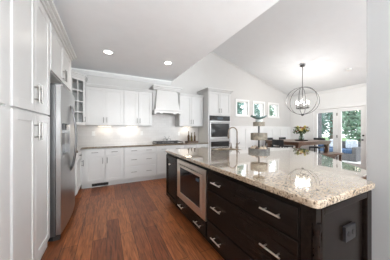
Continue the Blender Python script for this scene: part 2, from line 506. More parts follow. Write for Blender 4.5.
# windows
for i, (a, b) in enumerate(WIN):
    f = MB()
    f.box(a, b, YB - 0.022, YB - 0.001, WZ1 - fr, WZ1).box(a - 0.02, b + 0.02, YB - 0.03, YB - 0.001, WZ0, WZ0 + fr)
    f.box(a, a + fr, YB - 0.022, YB - 0.001, WZ0 + fr, WZ1 - fr).box(b - fr, b, YB - 0.022, YB - 0.001, WZ0 + fr, WZ1 - fr)
    w = struct(f.make('window_%d' % (i + 1), TRIM, bevel=0.003))
    s = MB()
    x0, x1 = a + fr + 0.001, b - fr - 0.001
    sw = 0.03
    s.box(x0, x0 + sw, YB + 0.03, YB + 0.07, oz0 + 0.001, oz1 - 0.001).box(x1 - sw, x1, YB + 0.03, YB + 0.07, oz0 + 0.001, oz1 - 0.001)
    s.box(x0 + sw, x1 - sw, YB + 0.03, YB + 0.07, oz0 + 0.001, oz0 + sw).box(x0 + sw, x1 - sw, YB + 0.03, YB + 0.07, oz1 - sw, oz1 - 0.001)
    s.make('sash', TRIM, w)
    MB().box(x0 + sw, x1 - sw, YB + 0.048, YB + 0.052, oz0 + sw, oz1 - sw).make('pane', GLASS, w)
# french doors
cas = MB()
cas.box(XR - 0.022, XR - 0.001, DY0 - 0.08, DY0, 0, DZ + 0.08).box(XR - 0.022, XR - 0.001, DY1, DY1 + 0.08, 0, DZ + 0.08).box(XR - 0.022, XR - 0.001, DY0, DY1, DZ, DZ + 0.08)
cas.box(XR - 0.03, XR - 0.001, DY0 - 0.09, DY1 + 0.09, DZ + 0.0805, DZ + 0.105)
struct(cas.make('trim_8', TRIM, bevel=0.003))
for i, (a, b) in enumerate(((2.425, 3.20), (3.21, 3.985))):
    d = MB()
    st, top, bot = 0.125, 0.13, 0.16
    d.box(XR + 0.02, XR + 0.065, a, a + st, 0.005, DZ - 0.005).box(XR + 0.02, XR + 0.065, b - st, b, 0.005, DZ - 0.005)
    d.box(XR + 0.02, XR + 0.065, a + st, b - st, 0.005, bot).box(XR + 0.02, XR + 0.065, a + st, b - st, DZ - top, DZ - 0.005)
    dd = struct(d.make('door_%d' % (i + 1), TRIM, bevel=0.004))
    MB().box(XR + 0.040, XR + 0.045, a + st, b - st, bot, DZ - top).make('pane', GLASS, dd)
    hy = a + 0.06 if i == 0 else b - 0.06
    if i == 0:
        k = MB(); k.tube([(XR + 0.02, hy, 0.96), (XR - 0.03, hy, 0.96)], 0.012).blob((XR - 0.045, hy, 0.96), 0.028, 0.03, 0.03)
        k.make('knob', IRON, dd, smooth=True)
        MB().tube([(XR + 0.02, hy, 1.10), (XR + 0.004, hy, 1.10)], 0.028, 14).make('deadbolt', IRON, dd)
    for hz in (0.25, 1.05, 1.85):
        MB().tube([(XR + 0.012, b - 0.005 if i == 0 else a + 0.007, hz - 0.05), (XR + 0.012, b - 0.005 if i == 0 else a + 0.007, hz + 0.05)], 0.009).make('hinge', NICKEL, dd)

# ------------------------------------------------------------ left wall: tall pantries, fridge, cabinet over fridge
XF = -0.58
PD = XF - XL - 0.003
def lp(y): return (XF, y, 0)
def pantry(label, y0, y1):
    w = y1 - y0
    m = w / 2
    return cabinet('pantry_cabinet', label, 'tall white pantry cabinets', lp(y0), 90, w, PD, 0.08, 2.50, [
        ('door', 0.015, m - 0.002, 0.10, 1.425, [(m - 0.037, 1.27)]),
        ('door', m + 0.002, w - 0.012, 0.10, 1.425, [(m + 0.037, 1.27)]),
        ('door', 0.015, m - 0.002, 1.440, 2.49, [(m - 0.037, 1.60)]),
        ('door', m + 0.002, w - 0.012, 1.440, 2.49, [(m + 0.037, 1.60)])],
        toe=0.004, crown=(0.10, 0.07, 0, 0), HL=0.16, t=0.022, bevel=0.003, fw=0.07)
pantry('tall white double-door pantry cabinet right beside the fridge', 1.555, 2.425)
pantry('tall white pantry cabinet at the far left edge, only a sliver in view', 0.63, 1.50)
t = thing('filler_strip', 'narrow white filler strip between the two tall pantry cabinets', 'filler strip', (XF, 1.501, 0), 90)
MB().box(0, 0.053, -0.014, 0.05, 0.001, 2.50).make('strip', WHITE, t)

cabinet('fridge_cabinet', 'white two-door cabinet mounted above the steel fridge', None, lp(2.428), 90, 1.262, PD, 1.95, 2.50, [
    ('door', 0.03, 0.629, 1.96, 2.49, [(0.595, 2.06)]), ('door', 0.633, 1.25, 1.96, 2.49, [(0.667, 2.06)])],
    crown=(0.10, 0.07, 0, 1), HL=0.16, t=0.022, bevel=0.003)
t = thing('fridge_side_panel', 'white tall end panel on the far side of the fridge', 'end panel', (XF, 3.52, 0), 90)
MB().box(0, 0.168, 0.02, PD, 0.001, 1.948).make('panel', WHITE, t)

# refrigerator: local x along +Y, face at y=0 is the door plane X=-0.45
fx = -0.45
fr_ = thing('refrigerator', 'stainless steel side-by-side fridge with water dispenser and bowed handles', 'refrigerator', (fx, 2.475, 0), 90)
FW = 0.985
MB().box(0.004, FW - 0.004, 0.075, 0.585, 0.06, 1.80).make('case', STEELD, fr_, 0.004)
MB().box(0.02, FW - 0.02, 0.10, 0.56, 0.012, 0.058).make('toe_grille', PLATEB, fr_)
for x0 in (0.03, FW - 0.09):
    MB().box(x0, x0 + 0.06, 0.04, 0.12, 0.0, 0.055).make('foot', IRON, fr_)
def curved_door(x0, x1, z0, z1, bulge=0.028, hole=None):
    """door slab with gently bowed front; optional rectangular opening"""
    b = MB()
    def yf(x):
        u = (x - FW / 2) / (FW / 2)
        return -0.002 + bulge * (u * u)
    xs = [x0 + (x1 - x0) * i / 8 for i in range(9)]
    if hole:
        hx0, hx1, hz0, hz1 = hole
        for (a, c, e, g) in ((x0, hx0, z0, z1), (hx1, x1, z0, z1), (hx0, hx1, z0, hz0), (hx0, hx1, hz1, z1)):
            n = 4
            xx = [a + (c - a) * i / n for i in range(n + 1)]
            b.prism([(q, yf(q)) for q in xx] + [(c, 0.07), (a, 0.07)], e, g, 'z')
        b.box(hx0, hx1, 0.066, 0.07, hz0, hz1)
    else:
        b.prism([(q, yf(q)) for q in xs] + [(x1, 0.07), (x0, 0.07)], z0, z1, 'z')
    return b
hole = (0.045, 0.375, 0.96, 1.36)
d1 = curved_door(0.0, 0.452, 0.075, 1.80, hole=hole).make('freezer_door', STEEL, fr_)
d2 = curved_door(0.458, FW, 0.075, 1.80).make('fridge_door', STEEL, fr_)
dp = MB().box(hole[0] + 0.002, hole[1] - 0.002, 0.052, 0.065, hole[2] + 0.002, hole[3] - 0.002).make('dispenser_recess', PLATEB, d1)
MB().box(hole[0] + 0.002, hole[1] - 0.002, 0.003, 0.05, 1.28, 1.358).make('dispenser_panel', BLACKG, d1)
MB().box(hole[0] + 0.002, hole[1] - 0.002, 0.006, 0.05, 0.962, 0.985).make('drip_tray', STEEL, d1)
MB().box(0.15, 0.20, 0.012, 0.050, 1.10, 1.24).box(0.235, 0.285, 0.012, 0.050, 1.10, 1.24).make('paddle', STEEL, d1)
for (hx, par) in ((0.425, d1), (0.488, d2)):
    pts = []
    for i in range(17):
        s = i / 16
        pts.append((hx, 0.0 - 0.062 * math.sin(math.pi * s) ** 0.7, 0.72 + 0.90 * s))
    MB().tube(pts, 0.0105, 10).make('handle', STEELD, par, smooth=True)
for x0 in (0.05, FW - 0.12):
    MB().box(x0, x0 + 0.07, 0.02, 0.16, 1.801, 1.825).make('hinge_cover', STEELD, fr_, 0.004)

# ------------------------------------------------------------ back run base cabinets
YF = 4.38
CD = YB - YF - 0.012
GB = 'white base cabinets along the back wall'
def base(label, x0, x1, fronts): return cabinet('base_cabinet', label, GB, (x0, YF, 0), 0, x1 - x0, CD, 0.105, 0.868, fronts, toe=0.07)
w = 0.455
base('white base cabinet in the corner left of the perimeter run, one drawer over one door', -0.495, -0.04, [
    ('drawer', 0.075, w - 0.016, 0.715, 0.855, [(w / 2 + 0.03, 0.785)]), ('door', 0.075, w - 0.016, 0.125, 0.692, [(w - 0.045, 0.60)])])
w = 0.39
base('white base cabinet between the corner cabinet and the wide drawers, one drawer over one door', -0.04, 0.35, [
    ('drawer', 0.012, w - 0.012, 0.715, 0.855, [(w / 2, 0.785)]), ('door', 0.012, w - 0.012, 0.125, 0.692, [(0.045, 0.60)])])
w = 0.77
base('wide white base cabinet with three stacked two-handle drawers', 0.35, 1.12, [
    ('drawer', 0.02, w - 0.02, 0.715, 0.855, [(0.23, 0.785), (w - 0.19, 0.785)]),
    ('drawer', 0.02, w - 0.02, 0.428, 0.692, [(0.23, 0.57), (w - 0.19, 0.57)]),
    ('drawer', 0.02, w - 0.02, 0.125, 0.404, [(0.23, 0.275), (w - 0.19, 0.275)])])
w = 0.78
base('white base cabinet directly under the gas cooktop', 1.12, 1.90, [
    ('drawer', 0.015, w / 2 - 0.004, 0.715, 0.855, [(w / 4, 0.785)]), ('drawer', w / 2 + 0.004, w - 0.015, 0.715, 0.855, [(w * 0.75, 0.785)]),
    ('door', 0.015, w / 2 - 0.004, 0.125, 0.692, [(w / 2 - 0.045, 0.60)]), ('door', w / 2 + 0.004, w - 0.015, 0.125, 0.692, [(w / 2 + 0.045, 0.60)])])
w = 0.762
base('white base cabinet below the tray of bottles, next to the oven tower', 1.90, 2.662, [
    ('drawer', 0.015, w / 2 - 0.004, 0.715, 0.855, [(w / 4, 0.785)]), ('drawer', w / 2 + 0.004, w - 0.015, 0.715, 0.855, [(w * 0.75, 0.785)]),
    ('door', 0.015, w / 2 - 0.004, 0.125, 0.692, [(w / 2 - 0.045, 0.60)]), ('door', w / 2 + 0.004, w - 0.015, 0.125, 0.692, [(w / 2 + 0.045, 0.60)])])
# left return base cabinet
cabinet('base_cabinet', 'white base cabinet on the left wall just beyond the fridge, dark pull on its door', GB, (-0.50, 3.70, 0), 90, 0.677, 0.535, 0.105, 0.868, [
    ('drawer', 0.012, 0.64, 0.715, 0.855, [(0.33, 0.785)]), ('door', 0.012, 0.64, 0.125, 0.692, [(0.60, 0.58)])], toe=0.07, metal=STEELD)  # darker metal puts a dark reflection into the colour of these pulls
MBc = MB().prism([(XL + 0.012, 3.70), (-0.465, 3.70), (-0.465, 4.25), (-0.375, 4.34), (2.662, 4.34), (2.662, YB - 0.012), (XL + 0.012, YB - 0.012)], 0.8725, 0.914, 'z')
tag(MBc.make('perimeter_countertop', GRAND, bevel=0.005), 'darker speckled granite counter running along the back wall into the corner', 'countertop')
# toe kick vent
t = thing('floor_vent', 'dark slotted vent grille in the white toe board under the corner cabinets', 'vent', (-0.30, 4.448, 0.02))
MB().box(0, 0.33, -0.004, -0.0005, 0, 0.06).make('frame', DARKGAP, t)
q = MB()
for i in range(11): q.box(0.012 + i * 0.029, 0.028 + i * 0.029, -0.007, -0.004, 0.008, 0.052)
q.make('slats', IRON, t)

# ------------------------------------------------------------ wall cabinets
YU = 4.65
UD = YB - YU - 0.003
GU = 'white wall cabinets along the back wall'
def upper(label, x0, x1, crown=(0.06, 0.04, 0, 0)):
    w = x1 - x0
    return cabinet('wall_cabinet', label, GU, (x0, YU, 0), 0, w, UD, 1.39, 2.285, [
        ('door', 0.012, w / 2 - 0.003, 1.40, 2.275, [(w / 2 - 0.035, 1.52)]), ('door', w / 2 + 0.003, w - 0.012, 1.40, 2.275, [(w / 2 + 0.035, 1.52)])], crown=crown)
upper('white two-door wall cabinet next to the glass corner cabinet', -0.445, 0.37)
upper('white two-door wall cabinet immediately left of the range hood', 0.37, 1.085, (0.06, 0.04, 0, 0))
upper('white two-door wall cabinet between the range hood and the oven tower', 1.865, 2.66)
# glass corner cabinet (diagonal): local x along the face, 45 degrees
t = thing('corner_cabinet', 'white diagonal corner wall cabinet with a small-paned glass door', 'cabinet', (-0.705, 4.40, 0))
x0, y0, x1, y1 = -0.705, 4.40, -0.455, 4.65
poly = [(0, 0), (x1 - x0, y1 - y0), (x1 - x0, YB - 0.003 - y0), (XL + 0.003 - x0, YB - 0.003 - y0), (XL + 0.003 - x0, 0)]
q = MB()
q.prism(poly, 1.39, 1.41, 'z').prism(poly, 2.42, 2.44, 'z')
for zz in (1.66, 1.92, 2.17): q.prism([(a * 0.94 - 0.012, b * 0.94 + 0.02) for a, b in poly], zz, zz + 0.012, 'z')
q.prism([(x1 - x0 - 0.018, y1 - y0), (x1 - x0, y1 - y0), (x1 - x0, YB - 0.003 - y0), (x1 - x0 - 0.018, YB - 0.003 - y0)], 1.411, 2.419, 'z')
q.box(XL + 0.003 - x0, 0, 0, 0.018, 1.411, 2.419)
q.box(XL + 0.003 - x0, x1 - x0 - 0.02, YB - 0.02 - y0, YB - 0.004 - y0, 1.411, 2.419)
q.box(XL + 0.003 - x0, XL + 0.02 - x0, 0.02, YB - 0.022 - y0, 1.411, 2.419)
q.make('carcass', WHITE, t)
q = MB()
for (a, za, zb) in ((0.02, 0, 0.03), (0.035, 0.03, 0.06), (0.06, 0.06, 0.10)):
    k = a * 0.6
    q.prism([(0, -a), (x1 - x0 + a * 0.6, y1 - y0 - a * 0.4), (x1 - x0 + a * 0.6, YB - 0.003 - y0), (XL + 0.003 - x0, YB - 0.003 - y0), (XL + 0.003 - x0, -a)], 2.4405 + za, 2.44 + zb, 'z')
q.make('crown_moulding', WHITE, t)
dw = math.hypot(x1 - x0, y1 - y0)
q = MB()
f = 0.052
za, zb = 1.40, 2.43
q.box(0.004, f, -0.02, -0.001, za, zb).box(dw - f, dw - 0.004, -0.02, -0.001, za, zb).box(f, dw - f, -0.02, -0.001, za, za + f).box(f, dw - f, -0.02, -0.001, zb - f, zb)
q.box(dw / 2 - 0.009, dw / 2 + 0.009, -0.018, -0.006, za + f, zb - f)
for i in range(1, 4):
    zc = za + f + (zb - za - 2 * f) * i / 4
    q.box(f, dw / 2 - 0.009, -0.018, -0.006, zc - 0.009, zc + 0.009).box(dw / 2 + 0.009, dw - f, -0.018, -0.006, zc - 0.009, zc + 0.009)
dr = q.make('door', WHITE, t)
dr.rotation_euler = (0, 0, R(45))
MB().box(f, dw - f, -0.005, -0.002, za + f, zb - f).make('pane', CABGLASS, dr)
pull(dw - 0.026, 1.52, 0.12, True, NICKEL, dr)
# glassware dimly seen on its shelves
for (gx, gy, gz, h) in ((-0.70, 4.62, 1.932, 0.12), (-0.62, 4.70, 1.932, 0.12), (-0.66, 4.66, 2.182, 0.10), (-0.68, 4.64, 1.672, 0.14), (-0.60, 4.72, 1.672, 0.14)):
    pass
for i, (gx, gy, gz, lab) in enumerate(((-0.66, 4.64, 1.411, 'white cup on the lowest shelf of the glass corner cabinet'),)):
    t = thing('cup', lab, 'cup', (gx, gy, gz))
    MB().lathe([(0, 0), (0.035, 0), (0.05, 0.09), (0.046, 0.09), (0.03, 0.012), (0, 0.012)], seg=18).make('bowl', PLATEW, t, smooth=True)
    MB().tube([(0.046, 0, 0.075), (0.075, 0, 0.07), (0.075, 0, 0.035), (0.04, 0, 0.025)], 0.006).make('handle', PLATEW, t, smooth=True)

# ------------------------------------------------------------ range hood
t = thing('range_hood', 'white tapered wooden range hood with crown and scalloped skirt above the cooktop', 'range hood', (1.475, YB - 0.011, 0))
MB().box(-0.375, 0.375, -0.30, 0, 1.80, 2.36).make('back_box', WHITE, t, 0.003)
MB().frustum((-0.345, 0.345, -0.50, -0.3005, 1.80), (-0.275, 0.275, -0.40, -0.3005, 2.36)).make('canopy', WHITE, t, 0.004)
q = MB()
q.box(-0.378, 0.378, -0.43, 0, 2.361, 2.395).box(-0.395, 0.395, -0.455, 0, 2.395, 2.43).box(-0.40, 0.425, -0.49, 0, 2.43, 2.475)
q.make('crown_moulding', WHITE, t, 0.005)
q = MB()
n = 40
pts = [(-0.375, 1.799), (-0.375, 1.70)]
for i in range(n + 1):
    s = -0.36 + 0.72 * i / n
    a = abs(s)
    z = 1.735 if a < 0.14 else (1.735 - 0.03 * math.sin((a - 0.14) / 0.10 * math.pi) if a < 0.24 else 1.745 - 0.045 * ((a - 0.24) / 0.12) ** 2)
    pts.append((s, z))
pts += [(0.375, 1.70), (0.375, 1.799)]
q.prism(pts, -0.515, -0.485, 'y')
q.box(-0.375, -0.345, -0.484, 0, 1.70, 1.799).box(0.345, 0.375, -0.484, 0, 1.70, 1.799)
q.make('skirt', WHITE, t)
MB().box(-0.385, 0.385, -0.53, 0, 1.7995, 1.822).make('ledge', WHITE, t, 0.004)
MB().box(-0.34, 0.34, -0.48, -0.005, 1.772, 1.79).make('filter', STEELD, t)

# ------------------------------------------------------------ cooktop
t = thing('cooktop', 'black gas cooktop with iron grates set on the back counter', 'cooktop', (1.51, 4.63, 0.9145))
MB().box(-0.38, 0.38, -0.235, 0.235, 0, 0.012).make('tray', BLACKG, t, 0.004)
for cx in (-0.25, 0, 0.25):
    q = MB()
    for (a, b) in ((-0.115, 0.115),):
        q.box(cx + a, cx + a + 0.014, -0.21, 0.21, 0.036, 0.052).box(cx + b - 0.014, cx + b, -0.21, 0.21, 0.036, 0.052)
        for yy in (-0.21, -0.007, 0.196): q.box(cx + a + 0.014, cx + b - 0.014, yy, yy + 0.014, 0.036, 0.052)
        q.box(cx - 0.007, cx + 0.007, -0.196, -0.007, 0.036, 0.052).box(cx - 0.007, cx + 0.007, 0.007, 0.196, 0.036, 0.052)
        for (px, py) in ((a, -0.21), (b - 0.014, -0.21), (a, 0.196), (b - 0.014, 0.196)): q.box(cx + px, cx + px + 0.014, py, py + 0.014, 0.0122, 0.036)
    q.make('grate', IRON, t)
    for yy in ((-0.11, 0.10) if cx else (0.0,)):
        MB().lathe([(0, 0.0122), (0.042, 0.0122), (0.042, 0.026), (0.03, 0.031), (0, 0.031)], (cx, yy, 0), 16).make('burner', STEELD, t)
for i in range(5):
    MB().lathe([(0, 0.0122), (0.014, 0.0122), (0.013, 0.03), (0, 0.03)], (-0.2 + i * 0.1, -0.222, 0), 12).make('knob', STEELD, t)
t = thing('spoon_rest', 'small silver scrollwork trivet leaning on the gas cooktop', 'trivet', (1.50, 4.66, 0.967))
q = MB()
for s in (-1, 1):
    q.tube([(s * 0.005, 0, 0.02), (s * 0.05, 0, 0.075), (s * 0.10, 0, 0.065), (s * 0.115, 0, 0.035), (s * 0.09, 0, 0.02), (s * 0.075, 0, 0.04)], 0.006, 6)
    q.tube([(s * 0.005, 0, 0.02), (s * 0.04, 0.0, 0.11), (s * 0.07, 0, 0.125), (s * 0.06, 0, 0.145)], 0.006, 6)
q.make('scrolls', STEELD, t, smooth=True)
MB().box(-0.12, 0.12, -0.02, 0.02, 0, 0.012).tube([(0, 0, 0.012), (0, 0, 0.05)], 0.008, 8).make('base', STEELD, t)

# bottles on a tray
t = thing('serving_tray', 'dark wooden tray holding bottles on the back counter', 'tray', (2.27, 4.66, 0.9145))
q = MB().box(-0.17, 0.17, -0.11, 0.11, 0, 0.012)
q.box(-0.17, 0.17, -0.11, -0.10, 0.0121, 0.035).box(-0.17, 0.17, 0.10, 0.11, 0.0121, 0.035).box(-0.17, -0.16, -0.0995, 0.0995, 0.0121, 0.035).box(0.16, 0.17, -0.0995, 0.0995, 0.0121, 0.035)
q.make('board', TRAYW, t)
def bottle(label, x, y, h, r, m):
    t = thing('bottle', label, 'bottle', (x, y, 0.927), 0, 'bottles on the dark tray')
    MB().lathe([(0, 0), (r, 0), (r, h * 0.55), (r * 0.4, h * 0.72), (r * 0.34, h * 0.93), (0, h * 0.93)], seg=16).make('glass', m, t, smooth=True)
    MB().lathe([(0, h * 0.9305), (r * 0.42, h * 0.9305), (r * 0.42, h), (0, h)], seg=12).make('cap', IRON, t)
bottle('tallest amber bottle at the left of the tray', 2.17, 4.66, 0.32, 0.034, BOTTLE)
bottle('olive oil bottle in the middle of the tray', 2.28, 4.69, 0.27, 0.034, OLIVE)
bottle('dark brown bottle at the right of the tray', 2.37, 4.65, 0.29, 0.032, BOTTLE)
bottle('short squat olive bottle at the front of the tray', 2.245, 4.60, 0.17, 0.033, OLIVE)

# wall outlets
def outlet(label, x, z, m=PLATEW):
    t = thing('wall_outlet', label, 'outlet', (x, YB - 0.0105, z), 0, 'white outlets on the backsplash')
    MB().box(-0.036, 0.036, -0.006, 0, -0.058, 0.058).make('cover_plate', m, t, 0.002)
    for s in (-1, 1):
        MB().box(-0.018, 0.018, -0.009, -0.006, s * 0.026 - 0.016, s * 0.026 + 0.016).make('socket', TRIM, t)
outlet('white outlet on the tile below the cabinet beside the glass corner cabinet', -0.30, 1.19)
outlet('white outlet on the tile to the left of the cooktop', 0.86, 1.19)
outlet('white outlet on the tile between cooktop and bottles', 1.98, 1.17)

# ------------------------------------------------------------ oven tower and ovens
TX0, TX1, TY = 2.668, 3.50, 4.36
w = TX1 - TX0
TD = YB - TY - 0.013
t = thing('oven_tower', 'tall white cabinet tower housing the double wall oven', 'cabinet', (TX0, TY, 0))
OX0, OX1, OZ0, OZ1 = 0.045, w - 0.045, 0.36, 1.715
q = MB()
q.box(0, OX0, 0, TD, 0.001, 2.44).box(OX1, w, 0, TD, 0.001, 2.44).box(OX0, OX1, 0, TD, 0.001, OZ0).box(OX0, OX1, 0, TD, OZ1, 2.44).box(OX0, OX1, TD - 0.02, TD, OZ0, OZ1)
q.make('carcass', WHITE, t)
q = MB()
for (a, za, zb) in ((0.014, 0, 0.025), (0.035, 0.025, 0.05), (0.065, 0.05, 0.085)): q.box(-a, w + a, -a - 0.02, TD, 2.4405 + za, 2.44 + zb)
q.make('crown_moulding', WHITE, t, 0.004)
for (a, b, hx) in ((0.02, w / 2 - 0.003, w / 2 - 0.035), (w / 2 + 0.003, w - 0.02, w / 2 + 0.035)):
    o = shaker(a, b, 1.745, 2.43).make('door', WHITE, t, 0.0015)
    pull(hx, 1.87, 0.13, True, NICKEL, o)
o = slab(0.02, w - 0.02, 0.11, 0.345).make('drawer', WHITE, t)
pull(w / 2, 0.23, 0.13, False, NICKEL, o)
ov = thing('double_oven', 'stainless double wall oven with dark glass doors, built into the white tower', 'oven', (TX0 + OX0 + 0.003, TY - 0.001, OZ0))
ow = OX1 - OX0 - 0.006
MB().box(0, ow, 0.002, 0.50, 0.002, OZ1 - OZ0 - 0.003).make('case', STEELD, ov)
c = MB().box(0, ow, -0.03, 0.001, 1.205, 1.35).make('control_panel', BLACKG, ov)
MB().box(ow * 0.36, ow * 0.64, -0.032, -0.0302, 1.245, 1.305).make('display', SCREEN, c)
for (z0, z1) in ((0.66, 1.195), (0.02, 0.645)):
    q = MB()
    q.box(0, ow, -0.03, 0.001, z0, z0 + 0.05).box(0, ow, -0.03, 0.001, z1 - 0.075, z1).box(0, 0.03, -0.03, 0.001, z0 + 0.05, z1 - 0.075).box(ow - 0.03, ow, -0.03, 0.001, z0 + 0.05, z1 - 0.075)
    d = q.make('oven_door', STEEL, ov)
    MB().box(0.0305, ow - 0.0305, -0.028, 0.0, z0 + 0.0505, z1 - 0.0755).make('window', BLACKG, d)
    hz = z1 - 0.045
    MB().tube([(0.05, -0.075, hz), (ow - 0.05, -0.075, hz)], 0.012, 10).tube([(0.09, -0.03, hz), (0.09, -0.075, hz)], 0.008).tube([(ow - 0.09, -0.03, hz), (ow - 0.09, -0.075, hz)], 0.008).make('handle', STEEL, d)

# ------------------------------------------------------------ island
IX = 0.985
GI = 'dark espresso island cabinets'
ID = 0.612
# drawer unit
y1, y0 = 1.615, 0.602
w = y1 - y0
cabinet('island_drawer_cabinet', 'dark espresso island cabinet with three wide drawers and pairs of bar pulls', GI, (IX, y1, 0), -90, w, ID, 0.085, 0.868, [
    ('drawer', 0.012, w - 0.004, 0.655, 0.835, [(0.215, 0.748), (w - 0.17, 0.748)]),
    ('drawer', 0.012, w - 0.004, 0.325, 0.640, [(0.215, 0.50), (w - 0.17, 0.50)]),
    ('drawer', 0.012, w - 0.004, 0.095, 0.310, [(0.215, 0.19), (w - 0.17, 0.19)])], ESP, CHAMP, toe=0.045, HL=0.155, bevel=0.004)
# microwave unit
y1, y0 = 2.50, 1.617
w = y1 - y0
t = thing('island_microwave_cabinet', 'dark espresso island cabinet framing the microwave with one drawer below', 'cabinet', (IX, y1, 0), -90, GI)
q = MB()
q.box(0.001, 0.03, 0, ID, 0.085, 0.868).box(w - 0.03, w - 0.001, 0, ID, 0.085, 0.868).box(0.03, w - 0.03, 0, ID, 0.085, 0.295).box(0.03, w - 0.03, 0, ID, 0.825, 0.868).box(0.03, w - 0.03, ID - 0.02, ID, 0.295, 0.825)
q.make('carcass', ESP, t)
MB().box(0.001, w - 0.001, 0.045, ID, 0.001, 0.0845).make('toe_kick', ESP, t)
o = slab(0.012, w - 0.012, 0.095, 0.262).make('drawer', ESP, t, 0.004)
for hx in (0.19, w - 0.17): pull(hx, 0.175, 0.155, False, CHAMP, o)
mw = thing('microwave', 'stainless built-in microwave with black window in the island side', 'microwave', (IX, y1 - 0.012, 0.27), -90)
mw_w = w - 0.024
MB().box(0.04, mw_w - 0.04, 0.002, 0.45, 0.04, 0.54).make('case', STEELD, mw)
q = MB()
q.box(0, 0.085, -0.024, -0.001, 0, 0.565).box(mw_w - 0.075, mw_w, -0.024, -0.001, 0, 0.565).box(0.085, mw_w - 0.075, -0.024, -0.001, 0, 0.055).box(0.085, mw_w - 0.075, -0.024, -0.001, 0.51, 0.565)
q.make('trim_frame', CHAMP, mw, 0.003)
a, b, za, zb = 0.094, mw_w - 0.084, 0.064, 0.501
q = MB()
q.box(a, a + 0.045, -0.034, -0.001, za, zb).box(b - 0.03, b, -0.034, -0.001, za, zb).box(a + 0.045, b - 0.03, -0.034, -0.001, za, za + 0.04).box(a + 0.045, b - 0.03, -0.034, -0.001, zb - 0.035, zb)
dd = q.make('door', CHAMP, mw, 0.003)
MB().box(a + 0.0452, b - 0.15, -0.030, -0.002, za + 0.0402, zb - 0.0352).make('window', BLACKG, dd)
cp = MB().box(b - 0.1495, b - 0.0302, -0.032, -0.002, za + 0.0402, zb - 0.0352).make('control_panel', BLACKG, dd)
MB().box(b - 0.13, b - 0.05, -0.0335, -0.0322, zb - 0.10, zb - 0.065).make('display', SCREEN, cp)
# door unit
y1, y0 = 3.062, 2.502
w = y1 - y0
cabinet('island_door_cabinet', 'dark espresso island cabinet with one plain door at the far end', GI, (IX, y1, 0), -90, w, ID, 0.085, 0.868, [
    ('door', 0.012, w - 0.012, 0.095, 0.835, [])], ESP, CHAMP, toe=0.045, bevel=0.004)
kroot = thing('door_knob', 'small round nickel knob on the far island door', 'knob', (IX - 0.0205, 2.72, 0.72), -90)
bpy.data.objects.remove(kroot)
isl_door = [o for o in bpy.data.objects if o.name.startswith('island_door_cabinet')][0]
dch = [c for c in isl_door.children if c.name.startswith('door')][0]
MB().tube([(0.27, -0.02, 0.70), (0.27, -0.04, 0.70)], 0.006).blob((0.27, -0.048, 0.70), 0.017, 0.012, 0.017).make('knob', CHAMP, dch, smooth=True)
# end panel facing the hall
EX1 = 1.685
t = thing('island_end_panel', 'dark framed panel closing the near end of the island', 'end panel', (IX, 0.530, 0))
w = EX1 - IX
q = MB().box(0.0, w, 0.012, 0.070, 0.001, 0.868)
q.make('backing', ESP, t)
q = MB()
q.box(0.055, 0.085, -0.012, 0.0115, 0.10, 0.85).box(w - 0.075, w - 0.001, -0.012, 0.0115, 0.10, 0.85).box(0.085, w - 0.075, -0.012, 0.0115, 0.81, 0.85).box(0.085, w - 0.075, -0.012, 0.0115, 0.10, 0.16)
q.box(0.055, w - 0.001, -0.016, 0.0115, 0.001, 0.0995)
q.make('frame', ESP, t, 0.004)
q = MB()
q.box(0.0, 0.045, -0.012, 0.0115, 0.001, 0.16).box(0.0, 0.045, -0.012, 0.0115, 0.78, 0.868)
q.lathe([(0.0, 0.16), (0.021, 0.16), (0.024, 0.20), (0.018, 0.23), (0.022, 0.30), (0.022, 0.66), (0.018, 0.72), (0.024, 0.75), (0.02, 0.78), (0, 0.78)], (0.0225, -0.002, 0), 14)
q.make('corner_post', ESP, t, smooth=False)
t = thing('island_outlet', 'black double outlet on the dark end panel of the island', 'outlet', (1.385, 0.5415, 0.625))
MB().box(-0.066, 0.066, -0.018, 0, -0.047, 0.047).make('cover_plate', PLATEB, t, 0.003)
for s in (-1, 1):
    MB().lathe([(0, 0), (0.017, 0), (0.017, 0.003), (0, 0.003)], seg=16).make('socket', IRON, t)
    o = t.children[-1]; o.rotation_euler = (R(90), 0, 0); o.location = (s * 0.028, -0.018, 0)
# back panels under the overhang
pts = [(1.635, 0.625), (1.86, 0.80), (2.02, 0.92), (3.02, 1.98), (2.38, 2.92), (1.615, 3.06)]
t = thing('island_back_panels', 'dark panelled rear of the island under the angled bar overhang', 'panel', (2.2, 1.9, 0))
q = MB()
for (p, r_) in zip(pts, pts[1:]):
    dx, dy = r_[0] - p[0], r_[1] - p[1]
    L = math.hypot(dx, dy); nx, ny = -dy / L * 0.025, dx / L * 0.025
    q.prism([(p[0] - 2.2, p[1] - 1.9), (r_[0] - 2.2, r_[1] - 1.9), (r_[0] + nx - 2.2, r_[1] + ny - 1.9), (p[0] + nx - 2.2, p[1] + ny - 1.9)], 0.001, 0.868, 'z')
q.make('panel', ESP, t)
